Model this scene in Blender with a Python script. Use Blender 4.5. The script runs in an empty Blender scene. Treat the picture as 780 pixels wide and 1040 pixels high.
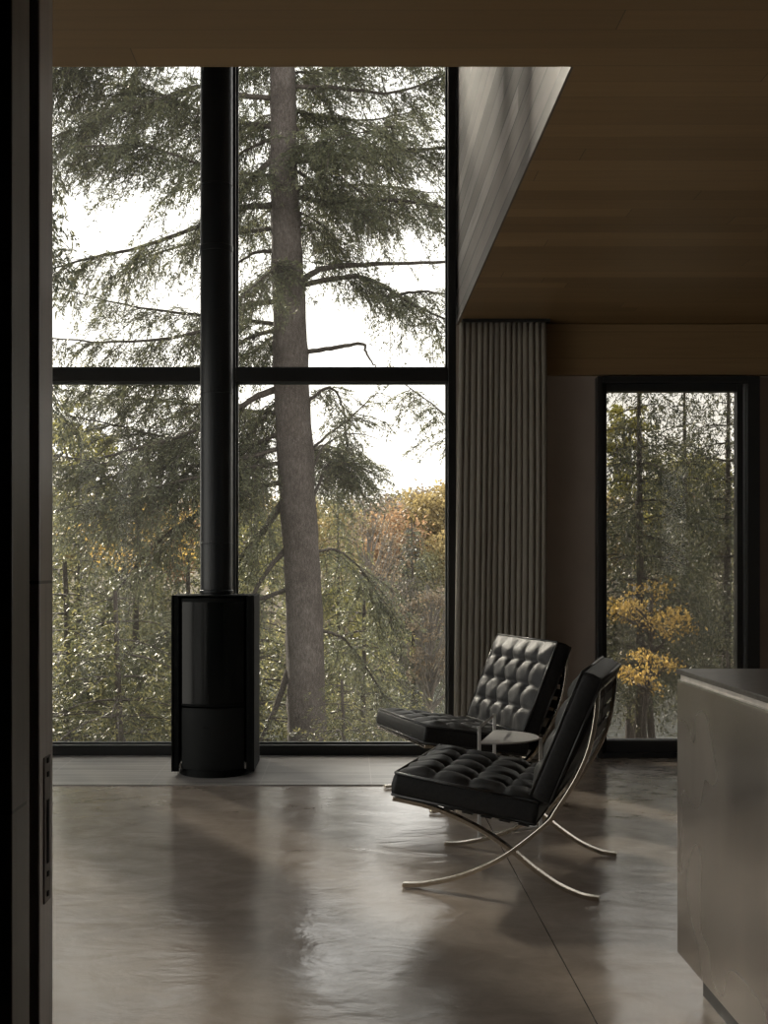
import bpy, bmesh, math, random
import numpy as np
from mathutils import Vector, Matrix

random.seed(7)
C = bpy.context.scene.collection
R = math.radians
F_PX, CX, CY, EYE = 1306.0, 355.0, 575.0, 1.15      # focal length in pixels, vanishing point, eye height


def P(x, y, Y):
    """the point at depth Y that the photograph shows at pixel (x, y)"""
    return Vector(((x - CX) / F_PX * Y, Y, EYE - (y - CY) / F_PX * Y))


# ------------------------------------------------------------------ object helpers
def tag(o, label=None, cat=None, group=None, kind=None):
    if label: o['label'] = label
    if cat: o['category'] = cat
    if group: o['group'] = group
    if kind: o['kind'] = kind
    return o


def link(name, me, parent=None):
    o = bpy.data.objects.new(name, me)
    C.objects.link(o)
    if parent: o.parent = parent
    return o


def empty(name, loc=(0, 0, 0), rz=0.0):
    o = link(name, None)
    o.location = loc
    o.rotation_euler = (0, 0, rz)
    o.empty_display_size = .1
    return o


def obj(name, bm, mat, parent=None, smooth=False, bevel=0.0, auto=False):
    me = bpy.data.meshes.new(name)
    bmesh.ops.recalc_face_normals(bm, faces=bm.faces)
    bm.to_mesh(me)
    bm.free()
    me.materials.append(mat)
    if smooth:
        me.polygons.foreach_set('use_smooth', [True] * len(me.polygons))
    o = link(name, me, parent)
    if bevel:
        m = o.modifiers.new('bevel', 'BEVEL')
        m.width = bevel
        m.segments = 2
        m.limit_method = 'ANGLE'
        m.angle_limit = R(35)
    if auto:
        me.set_sharp_from_angle(angle=R(40))
    return o


def struct(name, bm, mat, parent=None, **k):
    o = obj(name, bm, mat, parent, **k)
    if parent is None: o['kind'] = 'structure'
    return o


def np_mesh(name, verts, faces, mat, parent=None, smooth=False):
    """faces: (n,k) int array"""
    me = bpy.data.meshes.new(name)
    verts = np.asarray(verts, np.float32).reshape(-1, 3)
    faces = np.asarray(faces, np.int32)
    n, k = faces.shape
    me.vertices.add(len(verts))
    me.vertices.foreach_set('co', verts.ravel())
    me.loops.add(n * k)
    me.loops.foreach_set('vertex_index', faces.ravel())
    me.polygons.add(n)
    me.polygons.foreach_set('loop_start', np.arange(n, dtype=np.int32) * k)
    me.polygons.foreach_set('loop_total', np.full(n, k, np.int32))
    if smooth: me.polygons.foreach_set('use_smooth', np.ones(n, bool))
    me.update(calc_edges=True)
    me.materials.append(mat)
    return link(name, me, parent)


def box(bm, x0, x1, y0, y1, z0, z1):
    v = [bm.verts.new(p) for p in ((x0, y0, z0), (x1, y0, z0), (x1, y1, z0), (x0, y1, z0),
                                   (x0, y0, z1), (x1, y0, z1), (x1, y1, z1), (x0, y1, z1))]
    for f in ((0, 3, 2, 1), (4, 5, 6, 7), (0, 1, 5, 4), (1, 2, 6, 5), (2, 3, 7, 6), (3, 0, 4, 7)):
        bm.faces.new([v[i] for i in f])
    return bm


def boxes(*bs):
    bm = bmesh.new()
    for b in bs: box(bm, *b)
    return bm


def tube(bm, pts, rad, n=8, cap=True):
    pts = [Vector(p) for p in pts]
    rads = rad if isinstance(rad, (list, tuple)) else [rad] * len(pts)
    rings = []
    ref = None
    for i, p in enumerate(pts):
        t = (pts[min(i + 1, len(pts) - 1)] - pts[max(i - 1, 0)]).normalized()
        if ref is None:
            ref = Vector((0, 0, 1)) if abs(t.z) < .9 else Vector((1, 0, 0))
        a = (ref - t * ref.dot(t)).normalized()
        ref = a
        b = t.cross(a)
        rings.append([bm.verts.new(p + (a * math.cos(2 * math.pi * k / n) + b * math.sin(2 * math.pi * k / n)) * rads[i])
                      for k in range(n)])
    for r0, r1 in zip(rings, rings[1:]):
        for k in range(n):
            bm.faces.new((r0[k], r0[(k + 1) % n], r1[(k + 1) % n], r1[k]))
    if cap:
        bm.faces.new(rings[0][::-1])
        bm.faces.new(rings[-1])
    return bm


def catmull(pts, sub=6):
    pts = [Vector(p) for p in pts]
    q = [pts[0] * 2 - pts[1]] + pts + [pts[-1] * 2 - pts[-2]]
    out = []
    for i in range(1, len(q) - 2):
        a, b, c, d = q[i - 1:i + 3]
        for k in range(sub):
            t = k / sub
            out.append(.5 * ((2 * b) + (c - a) * t + (2 * a - 5 * b + 4 * c - d) * t * t + (3 * b - a - 3 * c + d) * t ** 3))
    out.append(pts[-1])
    return out


def flatbar(bm, sz, v0, v1, th):
    """sweep a flat bar along an (s,z) side profile, wide from v0 to v1"""
    pts = [Vector((s, z)) for s, z in sz]
    rings = []
    for i, p in enumerate(pts):
        t = (pts[min(i + 1, len(pts) - 1)] - pts[max(i - 1, 0)]).normalized()
        n = Vector((-t.y, t.x)) * th / 2
        rings.append([bm.verts.new((q.x, v, q.y)) for q, v in ((p - n, v0), (p + n, v0), (p + n, v1), (p - n, v1))])
    for r0, r1 in zip(rings, rings[1:]):
        for k in range(4):
            bm.faces.new((r0[k], r0[(k + 1) % 4], r1[(k + 1) % 4], r1[k]))
    bm.faces.new(rings[0][::-1])
    bm.faces.new(rings[-1])
    return bm


# ------------------------------------------------------------------ material helpers
class NT:
    def __init__(s, name):
        s.m = bpy.data.materials.new(name)
        s.m.use_nodes = True
        s.t = s.m.node_tree
        s.t.nodes.clear()
        s.out = s.n('ShaderNodeOutputMaterial')

    def n(s, kind, **kw):
        nd = s.t.nodes.new(kind)
        for k, v in kw.items():
            if k in nd.inputs.keys() and not hasattr(nd, k): s.set(nd.inputs[k], v)
            elif hasattr(nd, k): setattr(nd, k, v)
            else: s.set(nd.inputs[k], v)
        return nd

    def set(s, inp, v):
        if hasattr(v, 'is_output') or isinstance(v, bpy.types.NodeSocket): s.t.links.new(v, inp)
        else: inp.default_value = v

    def math(s, op, a, b=0.0, c=0.0):
        nd = s.t.nodes.new('ShaderNodeMath')
        nd.operation = op
        for i, v in enumerate((a, b, c)): s.set(nd.inputs[i], v)
        return nd.outputs[0]

    def mix(s, fac, a, b):
        nd = s.t.nodes.new('ShaderNodeMix')
        nd.data_type = 'RGBA'
        s.set(nd.inputs[0], fac)
        s.set(nd.inputs[6], a)
        s.set(nd.inputs[7], b)
        return nd.outputs[2]

    def ramp(s, fac, stops):
        nd = s.t.nodes.new('ShaderNodeValToRGB')
        el = nd.color_ramp.elements
        while len(el) < len(stops): el.new(.5)
        for e, (p, c) in zip(el, stops):
            e.position = p
            e.color = (*c, 1) if len(c) == 3 else c
        s.set(nd.inputs[0], fac)
        return nd.outputs[0]

    def noise(s, vec, scale, detail=4, rough=.5, dist=0.0):
        nd = s.t.nodes.new('ShaderNodeTexNoise')
        s.set(nd.inputs['Vector'], vec)
        nd.inputs['Scale'].default_value = scale
        nd.inputs['Detail'].default_value = detail
        nd.inputs['Roughness'].default_value = rough
        nd.inputs['Distortion'].default_value = dist
        return nd.outputs[0]

    def coords(s):
        return s.t.nodes.new('ShaderNodeTexCoord').outputs['Object']

    def mapping(s, vec, scale=(1, 1, 1), loc=(0, 0, 0)):
        nd = s.t.nodes.new('ShaderNodeMapping')
        s.set(nd.inputs[0], vec)
        nd.inputs['Scale'].default_value = scale
        nd.inputs['Location'].default_value = loc
        return nd.outputs[0]

    def sep(s, vec):
        nd = s.t.nodes.new('ShaderNodeSeparateXYZ')
        s.set(nd.inputs[0], vec)
        return nd.outputs

    def comb(s, x, y, z):
        nd = s.t.nodes.new('ShaderNodeCombineXYZ')
        for i, v in enumerate((x, y, z)): s.set(nd.inputs[i], v)
        return nd.outputs[0]

    def white(s, vec):
        nd = s.t.nodes.new('ShaderNodeTexWhiteNoise')
        s.set(nd.inputs['Vector'], vec)
        return nd.outputs['Value']

    def bump(s, h, strength=.2, dist=.01):
        nd = s.t.nodes.new('ShaderNodeBump')
        nd.inputs['Strength'].default_value = strength
        nd.inputs['Distance'].default_value = dist
        s.set(nd.inputs['Height'], h)
        return nd.outputs[0]

    def principled(s, **kw):
        nd = s.t.nodes.new('ShaderNodeBsdfPrincipled')
        for k, v in kw.items(): s.set(nd.inputs[k.replace('_', ' ')], v)
        s.t.links.new(nd.outputs[0], s.out.inputs[0])
        return s.m


def c4(*c): return (*c, 1.0)


def simple(name, col, rough=.5, metal=0.0, var=.12, scale=30, bump=0.0, spec=.5):
    t = NT(name)
    v = t.coords()
    nz = t.noise(v, scale, 4)
    a = tuple(x * (1 - var) for x in col)
    b = tuple(min(1, x * (1 + var)) for x in col)
    colr = t.ramp(nz, [(.3, a), (.7, b)])
    kw = dict(Base_Color=colr, Roughness=rough, Metallic=metal, Specular_IOR_Level=spec)
    if bump: kw['Normal'] = t.bump(nz, bump, .005)
    return t.principled(**kw)


def planks(name, cols, along, across, width, length, rough=.5, groove=.03, grain=1.0, bump=.15, spec=.5):
    """boards running along one axis, each with a tone of its own"""
    t = NT(name)
    v = t.coords()
    s = t.sep(v)
    ix = {'x': 0, 'y': 1, 'z': 2}
    u, w = s[ix[along]], s[ix[across]]
    wq = t.math('DIVIDE', w, width)
    row = t.math('FLOOR', wq)
    fr = t.math('FRACT', wq)
    off = t.white(t.comb(row, 3.7, 1.1))
    uq = t.math('ADD', t.math('DIVIDE', u, length), t.math('MULTIPLY', off, 7.0))
    col_i = t.math('FLOOR', uq)
    tone = t.white(t.comb(row, col_i, .5))
    sc = [1.0, 1.0, 1.0]
    sc[ix[along]] = 1.2
    for k in 'xyz':
        if k != along: sc[ix[k]] = 26
    gv = t.mapping(v, tuple(sc))
    jit = t.n('ShaderNodeVectorMath', operation='ADD')
    t.set(jit.inputs[0], gv)
    t.set(jit.inputs[1], t.comb(t.math('MULTIPLY', tone, 40), t.math('MULTIPLY', tone, 17), t.math('MULTIPLY', tone, 9)))
    g = t.noise(jit.outputs[0], 1.6, 6, .62, .6)
    base = t.ramp(tone, [(i / max(1, len(cols) - 1), c) for i, c in enumerate(cols)])
    dark = t.mix(.45 * grain, base, c4(*[x * .45 for x in cols[0]]))
    colr = t.mix(t.ramp(g, [(.42, (0, 0, 0)), (.72, (1, 1, 1))]), base, dark)
    edge = t.math('MINIMUM', fr, t.math('SUBTRACT', 1.0, fr))
    ln = t.math('LESS_THAN', edge, groove / 2)
    fu = t.math('FRACT', uq)
    eu = t.math('LESS_THAN', fu, .0025 / length)
    ln = t.math('MAXIMUM', ln, eu)
    colr = t.mix(ln, colr, c4(*[x * .25 for x in cols[0]]))
    hgt = t.math('SUBTRACT', t.math('MULTIPLY', g, .3), ln)
    return t.principled(Base_Color=colr, Roughness=rough, Normal=t.bump(hgt, bump, .004), Specular_IOR_Level=spec)


def leafmat(name, cols, trans=.45, scale=1.5, rough=.6):
    t = NT(name)
    v = t.n('ShaderNodeNewGeometry').outputs['Random Per Island']
    nz = t.noise(t.coords(), scale, 3)
    f = t.math('ADD', t.math('MULTIPLY', v, .6), t.math('MULTIPLY', nz, .4))
    col = t.ramp(f, [(.15 + .7 * i / max(1, len(cols) - 1), c) for i, c in enumerate(cols)])
    d = t.n('ShaderNodeBsdfPrincipled', Roughness=rough)
    t.set(d.inputs['Base Color'], col)
    d.inputs['Specular IOR Level'].default_value = .5
    tr = t.n('ShaderNodeBsdfTranslucent')
    t.set(tr.inputs[0], col)
    mx = t.n('ShaderNodeMixShader')
    mx.inputs[0].default_value = trans
    t.t.links.new(d.outputs[0], mx.inputs[1])
    t.t.links.new(tr.outputs[0], mx.inputs[2])
    t.t.links.new(mx.outputs[0], t.out.inputs[0])
    return t.m


def glassmat(name, tint=(.93, .94, .93), veil=.02):
    t = NT(name)
    tr = t.n('ShaderNodeBsdfTransparent')
    tr.inputs[0].default_value = c4(*tint)
    gl = t.n('ShaderNodeBsdfGlossy')
    gl.inputs['Roughness'].default_value = .01
    fr = t.n('ShaderNodeFresnel')
    fr.inputs[0].default_value = 1.45
    m1 = t.n('ShaderNodeMixShader')
    t.set(m1.inputs[0], t.math('MULTIPLY', fr.outputs[0], .8))
    t.t.links.new(tr.outputs[0], m1.inputs[1])
    t.t.links.new(gl.outputs[0], m1.inputs[2])
    haze = t.n('ShaderNodeBsdfTranslucent')  # translucent share that puts a hazy veil of light into the glass
    haze.inputs[0].default_value = c4(.9, .88, .84)
    m2 = t.n('ShaderNodeMixShader')
    t.set(m2.inputs[0], t.math('MULTIPLY', t.noise(t.coords(), 1.2, 3), veil * 2))
    t.t.links.new(m1.outputs[0], m2.inputs[1])
    t.t.links.new(haze.outputs[0], m2.inputs[2])
    t.t.links.new(m2.outputs[0], t.out.inputs[0])
    return t.m


# ------------------------------------------------------------------ materials
M = {}
M['ceil'] = planks('ceiling_boards', [(.16, .098, .042), (.20, .124, .054), (.24, .15, .068)], 'x', 'y', .125, 2.3,
                   rough=.5, groove=.012, grain=.5, bump=.06)
M['header'] = planks('header_boards', [(.235, .155, .075), (.29, .19, .095)], 'x', 'z', .16, 2.6, rough=.5, groove=.01, grain=.5, bump=.05)
M['upper'] = planks('weathered_boards', [(.085, .070, .060), (.22, .185, .163), (.115, .096, .083), (.40, .355, .33), (.14, .117, .102)],
                    'y', 'z', .112, 9.0, rough=.6, groove=.075, grain=.9, bump=.25)
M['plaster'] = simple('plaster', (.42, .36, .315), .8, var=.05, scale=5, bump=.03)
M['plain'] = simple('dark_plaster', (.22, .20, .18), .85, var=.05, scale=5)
M['black_paint'] = simple('black_painted_wall', (.012, .014, .015), .5, var=.2)
M['frame'] = simple('black_aluminium', (.018, .019, .020), .38, var=.1, scale=60)
M['strip'] = simple('grey_aluminium', (.16, .17, .17), .4, metal=.6)
M['gasket'] = simple('rubber_gasket', (.01, .01, .01), .6)
M['jamb'] = planks('jamb_wood', [(.13, .11, .09), (.16, .135, .115)], 'z', 'y', .09, 6, rough=.4, groove=.0, grain=1.0, bump=.2, spec=.7)
M['door_wood'] = planks('door_edge_wood', [(.46, .40, .36), (.52, .455, .41)], 'z', 'y', .2, 6, rough=.3, groove=.0, grain=1.1, bump=.2, spec=.9)
M['brass'] = simple('lock_steel', (.14, .115, .105), .4, metal=.8)
M['hole'] = simple('shadow_hole', (.004, .004, .004), .9)


def concrete():
    t = NT('polished_concrete')
    v = t.coords()
    n1 = t.noise(v, 1.1, 5, .6, .4)
    n2 = t.noise(t.mapping(v, (1, 1, 1), (4, 9, 0)), 5.5, 6, .65, .8)
    n3 = t.noise(v, 60, 3)
    f = t.math('ADD', t.math('MULTIPLY', n1, .6), t.math('MULTIPLY', n2, .4))
    col = t.ramp(f, [(.32, (.220, .183, .152)), (.5, (.305, .258, .217)), (.68, (.39, .338, .29))])
    s = t.sep(v)
    j = t.math('LESS_THAN', t.math('ABSOLUTE', t.math('SUBTRACT', s[0], .622)), .0018)
    col = t.mix(j, col, c4(.07, .062, .055))
    rg = t.ramp(n2, [(.3, (.11, .11, .11)), (.7, (.24, .24, .24))])
    warp = t.noise(t.mapping(v, (1, 1.4, 1)), 3.2, 5, .55, .5)
    h = t.math('ADD', t.math('MULTIPLY', warp, 1.0), t.math('MULTIPLY', n3, .02))
    h = t.math('SUBTRACT', h, t.math('MULTIPLY', j, .2))
    return t.principled(Base_Color=col, Roughness=rg, Normal=t.bump(h, .10, .05), Specular_IOR_Level=.75)


M['concrete'] = concrete()


def tiles():
    t = NT('striated_porcelain_tiles')
    v = t.coords()
    s = t.sep(v)
    g = t.noise(t.mapping(v, (.5, 16, 1)), 2.0, 6, .6, .3)
    col = t.ramp(g, [(.3, (.17, .158, .15)), (.5, (.30, .283, .27)), (.68, (.45, .43, .41))])
    u = t.math('FRACT', t.math('DIVIDE', t.math('ADD', s[0], .47 + .585 * 6), .585))
    e = t.math('MINIMUM', u, t.math('SUBTRACT', 1.0, u))
    j = t.math('LESS_THAN', e, .004)
    col = t.mix(j, col, c4(.42, .40, .38))
    return t.principled(Base_Color=col, Roughness=.33, Normal=t.bump(g, .12, .004))


M['tiles'] = tiles()


def island_metal():
    t = NT('brushed_zinc')
    v = t.coords()
    a = t.noise(v, 1.7, 2, .5)
    b = t.noise(t.mapping(v, (1, 3, .8)), 2.4, 3, .5)
    f = t.math('ADD', t.math('MULTIPLY', a, .55), t.math('MULTIPLY', b, .45))
    col = t.ramp(f, [(.3, (.31, .28, .25)), (.5, (.39, .353, .32)), (.7, (.47, .43, .39))])
    rg = t.ramp(a, [(.3, (.20, .20, .20)), (.7, (.33, .33, .33))])
    return t.principled(Base_Color=col, Roughness=rg, Metallic=.85)


M['zinc'] = island_metal()
M['edge'] = simple('bright_steel_edge', (.62, .60, .57), .25, metal=.9)
M['channel'] = simple('satin_channel_metal', (.60, .565, .53), .45, metal=.6)
M['stone'] = simple('dark_countertop', (.075, .068, .062), .33, var=.35, scale=40, bump=.02)
M['toekick'] = simple('plinth_black', (.02, .019, .018), .5)
M['leather'] = simple('black_leather', (.0135, .0135, .014), .50, var=.25, scale=90, bump=.10, spec=.30)
M['piping'] = simple('leather_piping', (.020, .020, .020), .30, var=.2, scale=120)
M['strap'] = simple('saddle_strap', (.020, .018, .017), .45, var=.2)
M['chrome'] = simple('polished_steel', (.66, .60, .52), .20, metal=1.0, var=.04)
M['table'] = simple('powder_coated_grey_metal', (.50, .49, .48), .38, var=.06, scale=80)
M['stove'] = simple('black_stove_steel', (.006, .0068, .0068), .7, var=.15, scale=60, spec=.1)
M['stove_front'] = simple('stove_panel', (.009, .0105, .0105), .6, var=.1, spec=.2)
M['stove_glass'] = simple('dark_stove_glass', (.005, .006, .006), .16, var=.1, spec=.25)
M['pipe'] = simple('flue_steel', (.014, .0165, .019), .40, var=.12, scale=8, spec=.4)


def cloth():
    t = NT('linen_curtain')
    v = t.coords()
    w = t.noise(t.mapping(v, (60, 60, 6)), 3.0, 3)
    col = t.ramp(w, [(.3, (.255, .235, .205)), (.7, (.315, .29, .255))])
    return t.principled(Base_Color=col, Roughness=.9, Normal=t.bump(w, .1, .002), Specular_IOR_Level=.2)


M['cloth'] = cloth()
M['glass'] = glassmat('window_glass', veil=.011)
M['door_glass'] = glassmat('door_glass', (.86, .86, .84), veil=.008)


def screenmat():
    t = NT('insect_screen_mesh')
    s = t.sep(t.coords())
    st = t.math('FRACT', t.math('DIVIDE', s[0], .0145))
    st = t.math('ABSOLUTE', t.math('SUBTRACT', st, .5))
    f = t.math('ADD', t.math('MULTIPLY', st, .14), .20)
    tr = t.n('ShaderNodeBsdfTransparent')
    d = t.n('ShaderNodeBsdfDiffuse')
    d.inputs[0].default_value = c4(.05, .05, .05)
    mx = t.n('ShaderNodeMixShader')
    t.set(mx.inputs[0], f)
    t.t.links.new(tr.outputs[0], mx.inputs[1])
    t.t.links.new(d.outputs[0], mx.inputs[2])
    t.t.links.new(mx.outputs[0], t.out.inputs[0])
    return t.m


M['screen'] = screenmat()


def bark(name, cols, sc=1.0):
    t = NT(name)
    v = t.coords()
    g = t.noise(t.mapping(v, (34 * sc, 34 * sc, 11 * sc)), 1.5, 6, .7, .6)
    p = t.noise(v, 2.5 * sc, 4, .6)
    f = t.math('ADD', t.math('MULTIPLY', g, .65), t.math('MULTIPLY', p, .35))
    col = t.ramp(f, [(.32, cols[0]), (.5, cols[1]), (.68, cols[2])])
    return t.principled(Base_Color=col, Roughness=.9, Normal=t.bump(g, .9, .04), Specular_IOR_Level=.2)


M['bark'] = bark('hemlock_bark', [(.035, .028, .024), (.095, .08, .072), (.20, .178, .165)])
M['limb'] = bark('limb_bark', [(.035, .029, .024), (.075, .063, .054), (.13, .115, .10)])
M['greytwig'] = simple('grey_twigs', (.15, .135, .12), .9)
M['needle'] = leafmat('hemlock_needles', [(.060, .068, .044), (.115, .125, .075), (.23, .225, .12)], .45, rough=.42)
M['needle_b'] = leafmat('fir_needles', [(.038, .048, .028), (.12, .125, .058), (.36, .32, .13)], .58, rough=.42)
M['needle_c'] = leafmat('dark_fir_needles', [(.022, .030, .021), (.060, .066, .040), (.20, .19, .10)], .5, rough=.42)
M['needle_d'] = leafmat('spruce_needles', [(.050, .053, .046), (.085, .088, .074), (.13, .13, .105)], .3, scale=.3)
M['yellow'] = leafmat('yellow_maple_leaves', [(.26, .17, .045), (.50, .34, .09), (.78, .56, .20)], .55)
M['yellowgreen'] = leafmat('yellow_green_leaves', [(.16, .16, .04), (.28, .26, .06), (.42, .37, .10)], .5)
M['gold'] = leafmat('golden_leaves', [(.19, .14, .06), (.29, .22, .09), (.42, .33, .15)], .5, scale=.3)
M['orange'] = leafmat('orange_leaves', [(.26, .15, .08), (.36, .22, .115), (.44, .29, .16)], .5, scale=.3)
M['brown'] = leafmat('brown_leaves', [(.11, .08, .05), (.20, .15, .095), (.36, .29, .20)], .4)
M['olive'] = leafmat('olive_leaves', [(.13, .12, .055), (.20, .185, .085), (.29, .26, .13)], .45, scale=.3)
M['mauve'] = leafmat('bare_crown', [(.13, .105, .085), (.20, .165, .135), (.27, .23, .19)], .3, scale=.3)


def earth():
    t = NT('forest_floor')
    v = t.coords()
    a = t.noise(v, 1.2, 8, .7)
    col = t.ramp(a, [(.3, (.05, .04, .028)), (.5, (.11, .085, .05)), (.7, (.20, .15, .07))])
    return t.principled(Base_Color=col, Roughness=.95, Normal=t.bump(a, .5, .1))


M['earth'] = earth()


def water():
    t = NT('lake_water')
    h = t.noise(t.mapping(t.coords(), (.6, 1.4, 1)), 1.3, 4)
    return t.principled(Base_Color=c4(.03, .04, .04), Roughness=.08, Normal=t.bump(h, .9, .15))


M['water'] = water()

# ------------------------------------------------------------------ room shell
WY = 7.78      # window wall, inner face
HC = 2.61      # low ceiling
HU = 5.2       # ceiling of the tall bay
VX, VY = .655, 3.76   # right and near edge of the tall bay
LX, RX = -2.1, 3.2

struct('floor', boxes((LX - .2, RX + .2, -1.9, WY + .25, -.2, 0)), M['concrete'])
tag(struct('floor_hearth', boxes((LX, .64, 6.735, WY - .005, -.02, .006)), M['tiles'], bevel=.002))
struct('ceiling', boxes((LX - .2, RX + .2, -1.9, VY, HC, HC + .2), (VX - .0, RX + .2, VY, WY + .25, HC, HC + .004), (VX + .2, RX + .2, VY, WY + .25, HC + .004, HC + .2)), M['ceil'])
struct('ceiling_upper', boxes((LX - .2, VX + .25, VY - .25, WY + .25, HU, HU + .2)), M['ceil'])
struct('wall_left', boxes((LX - .2, LX, 1.15, 2.2, 0, HU), (LX - .2, LX, 7.3, WY + .25, 0, HU), (LX - .2, LX, 2.2, 7.3, 2.5, HU)), M['plaster'])
# unseen glazing added in the left wall to brighten the room from the side
sw = empty('added_window_left', (LX - .1, 4.75, 0))
sw['kind'] = 'structure'
obj('frame', boxes((-.08, .06, -2.55, -2.48, 0, 2.5), (-.08, .06, 2.48, 2.55, 0, 2.5), (-.08, .06, -2.48, 2.48, 0, .066), (-.08, .06, -2.48, 2.48, 2.44, 2.5)), M['frame'], sw)
obj('mullion', boxes((-.08, .06, -.85, -.78, .066, 2.44)), M['frame'], sw)
obj('mullion', boxes((-.08, .06, .80, .87, .066, 2.44)), M['frame'], sw)
for y0, y1 in ((-2.48, -.85), (-.78, .80), (.87, 2.48)):
    obj('pane', boxes((-.01, -.002, y0, y1, .066, 2.44)), M['glass'], sw)
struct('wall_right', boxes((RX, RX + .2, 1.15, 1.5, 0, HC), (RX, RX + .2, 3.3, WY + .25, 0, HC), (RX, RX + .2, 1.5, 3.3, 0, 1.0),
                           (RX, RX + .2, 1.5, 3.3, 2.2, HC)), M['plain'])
# unseen window added in the right wall to brighten the jamb and door edge
kw = empty('added_window_right', (RX + .1, 2.4, 1.6))
kw['kind'] = 'structure'
obj('frame', boxes((-.06, .06, -.9, -.84, -.6, .6), (-.06, .06, .84, .9, -.6, .6), (-.06, .06, -.84, .84, -.6, -.54), (-.06, .06, -.84, .84, .54, .6)), M['frame'], kw)
obj('pane', boxes((-.004, .004, -.84, .84, -.54, .54)), M['glass'], kw)
struct('wall_back', boxes((.645, 1.486, WY, WY + .22, 0, HC), (2.459, RX, WY, WY + .22, 0, HC),
                          (1.486, 2.459, WY, WY + .22, 2.288, HC), (LX, -2.03, WY, WY + .22, 0, HU),
                          (VX, RX, WY, WY + .22, HC + .2, HC + .45)), M['plaster'])
struct('wall_upper_right', boxes((VX, VX + .2, VY, WY + .22, HC + .004, HU)), M['upper'])
struct('wall_upper_near', boxes((LX, VX + .2, VY - .2, VY, HC + .2, HU)), M['upper'])
struct('trim_1', boxes((VX + .01, RX, WY - .045, WY, 2.300, HC - .004)), M['header'], bevel=.002)
# light wooden lip along the open edge of the low ceiling
struct('trim_2', boxes((VX - .008, VX, VY, WY - .02, HC - .0, HC + .022)), M['upper'])
# doorway the photograph looks through
struct('wall_near', boxes((LX - .2, -.262, .95, 1.0, 0, HC), (LX - .2, -.285, 1.11, 1.15, 0, HC), (-.285, .95, .95, 1.15, 2.32, HC),
                          (.95, RX + .2, .95, 1.15, 0, HC)), M['black_paint'])
struct('trim_3', boxes((-.262, -.2487, .948, 1.0, 0, 2.32)), M['jamb'], bevel=.001)
struct('wall_hall_left', boxes((-1.4, -1.2, -1.9, .95, 0, HC)), M['black_paint'])
struct('wall_hall_right', boxes((1.8, 2.0, -1.9, .95, 0, HC)), M['black_paint'])
struct('wall_hall_back', boxes((-1.2, 1.8, -1.9, -1.7, 0, HC)), M['black_paint'])
dr = empty('door_2', (-.253, 1.05, 0))
dr['kind'] = 'structure'
obj('leaf', boxes((-.85, 0, 0, .047, .01, 2.30)), M['door_wood'], dr, bevel=.0015)
zz = lambda y: EYE - (y - CY) / F_PX * 1.073
plate = obj('lock_plate', boxes((0, .0012, .012, .034, zz(915), zz(768))), M['brass'], dr)
hb = boxes((.001, .002, .0195, .0255, zz(876), zz(812)))
for y in (772, 786, 887, 907): box(hb, .001, .002, .020, .025, zz(y + 2.5), zz(y - 2.5))
obj('keyhole', hb, M['hole'], plate)

# big window: frame, mullion, transom and four panes
win = empty('window_1', (-.7, WY, 0))
win['kind'] = 'structure'
wp = lambda b: (b[0] + .7, b[1] + .7, b[2] - WY, b[3] - WY, b[4], b[5])
obj('frame', boxes(*[wp(b) for b in ((-2.03, -1.96, WY, WY + .16, 0, HU), (.596, .645, WY, WY + .16, 0, HU),
                                     (-1.96, .596, WY, WY + .16, 0, .066), (-1.96, .596, WY, WY + .16, HU - .06, HU))]),
    M['frame'], win, bevel=.003)
obj('mullion', boxes(wp((-.765, -.690, WY + .01, WY + .15, .066, HU - .06))), M['frame'], win, bevel=.003)
tr = obj('transom', boxes(wp((-1.96, -.765, WY + .01, WY + .15, 2.270, 2.353)), wp((-.690, .596, WY + .01, WY + .15, 2.270, 2.353))), M['frame'], win, bevel=.003)
for x0, x1 in ((-1.96, -.765), (-.690, .596)):
    for z0, z1 in ((.066, 2.270), (2.353, HU - .06)):
        g = obj('pane', boxes(wp((x0, x1, WY + .085, WY + .093, z0, z1))), M['glass'], win)
        fr = boxes(*[wp(b) for b in ((x0, x0 + .012, WY + .06, WY + .084, z0, z1), (x1 - .012, x1, WY + .06, WY + .084, z0, z1),
                                     (x0 + .012, x1 - .012, WY + .06, WY + .084, z0, z0 + .012), (x0 + .012, x1 - .012, WY + .06, WY + .084, z1 - .012, z1))])
        obj('glazing_bead', fr, M['strip'] if z0 < 1 else M['frame'], g)

# glazed patio door
DY = 7.70
gd = empty('door_1', (1.97, DY, 0))
gd['kind'] = 'structure'
dp = lambda *b: (b[0] - 1.97, b[1] - 1.97, b[2] - DY, b[3] - DY, b[4], b[5])
obj('frame', boxes(dp(1.486, 1.515, DY, DY + .2, 0, 2.288), dp(2.385, 2.459, DY, DY + .2, 0, 2.288), dp(1.515, 2.385, DY, DY + .2, 2.245, 2.288),
                   dp(1.515, 2.385, DY, DY + .2, 0, .03)), M['frame'], gd, bevel=.003)
obj('sash', boxes(dp(1.515, 1.547, DY + .03, DY + .1, .03, 2.245), dp(2.330, 2.366, DY + .03, DY + .1, .03, 2.245), dp(1.547, 2.330, DY + .03, DY + .1, 2.200, 2.245),
                  dp(1.547, 2.330, DY + .03, DY + .1, .03, .106)), M['frame'], gd, bevel=.003)
obj('channel', boxes(dp(2.371, 2.381, DY + .012, DY + .06, .03, 2.245)), M['strip'], gd)
obj('sill_bead', boxes(dp(1.547, 2.330, DY + .025, DY + .06, .098, .106)), M['strip'], gd)
obj('pane', boxes(dp(1.547, 2.330, DY + .06, DY + .068, .106, 2.2)), M['door_glass'], gd)
obj('insect_screen', boxes(dp(1.547, 2.330, DY + .14, DY + .141, .03, 2.245)), M['screen'], gd)

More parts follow.
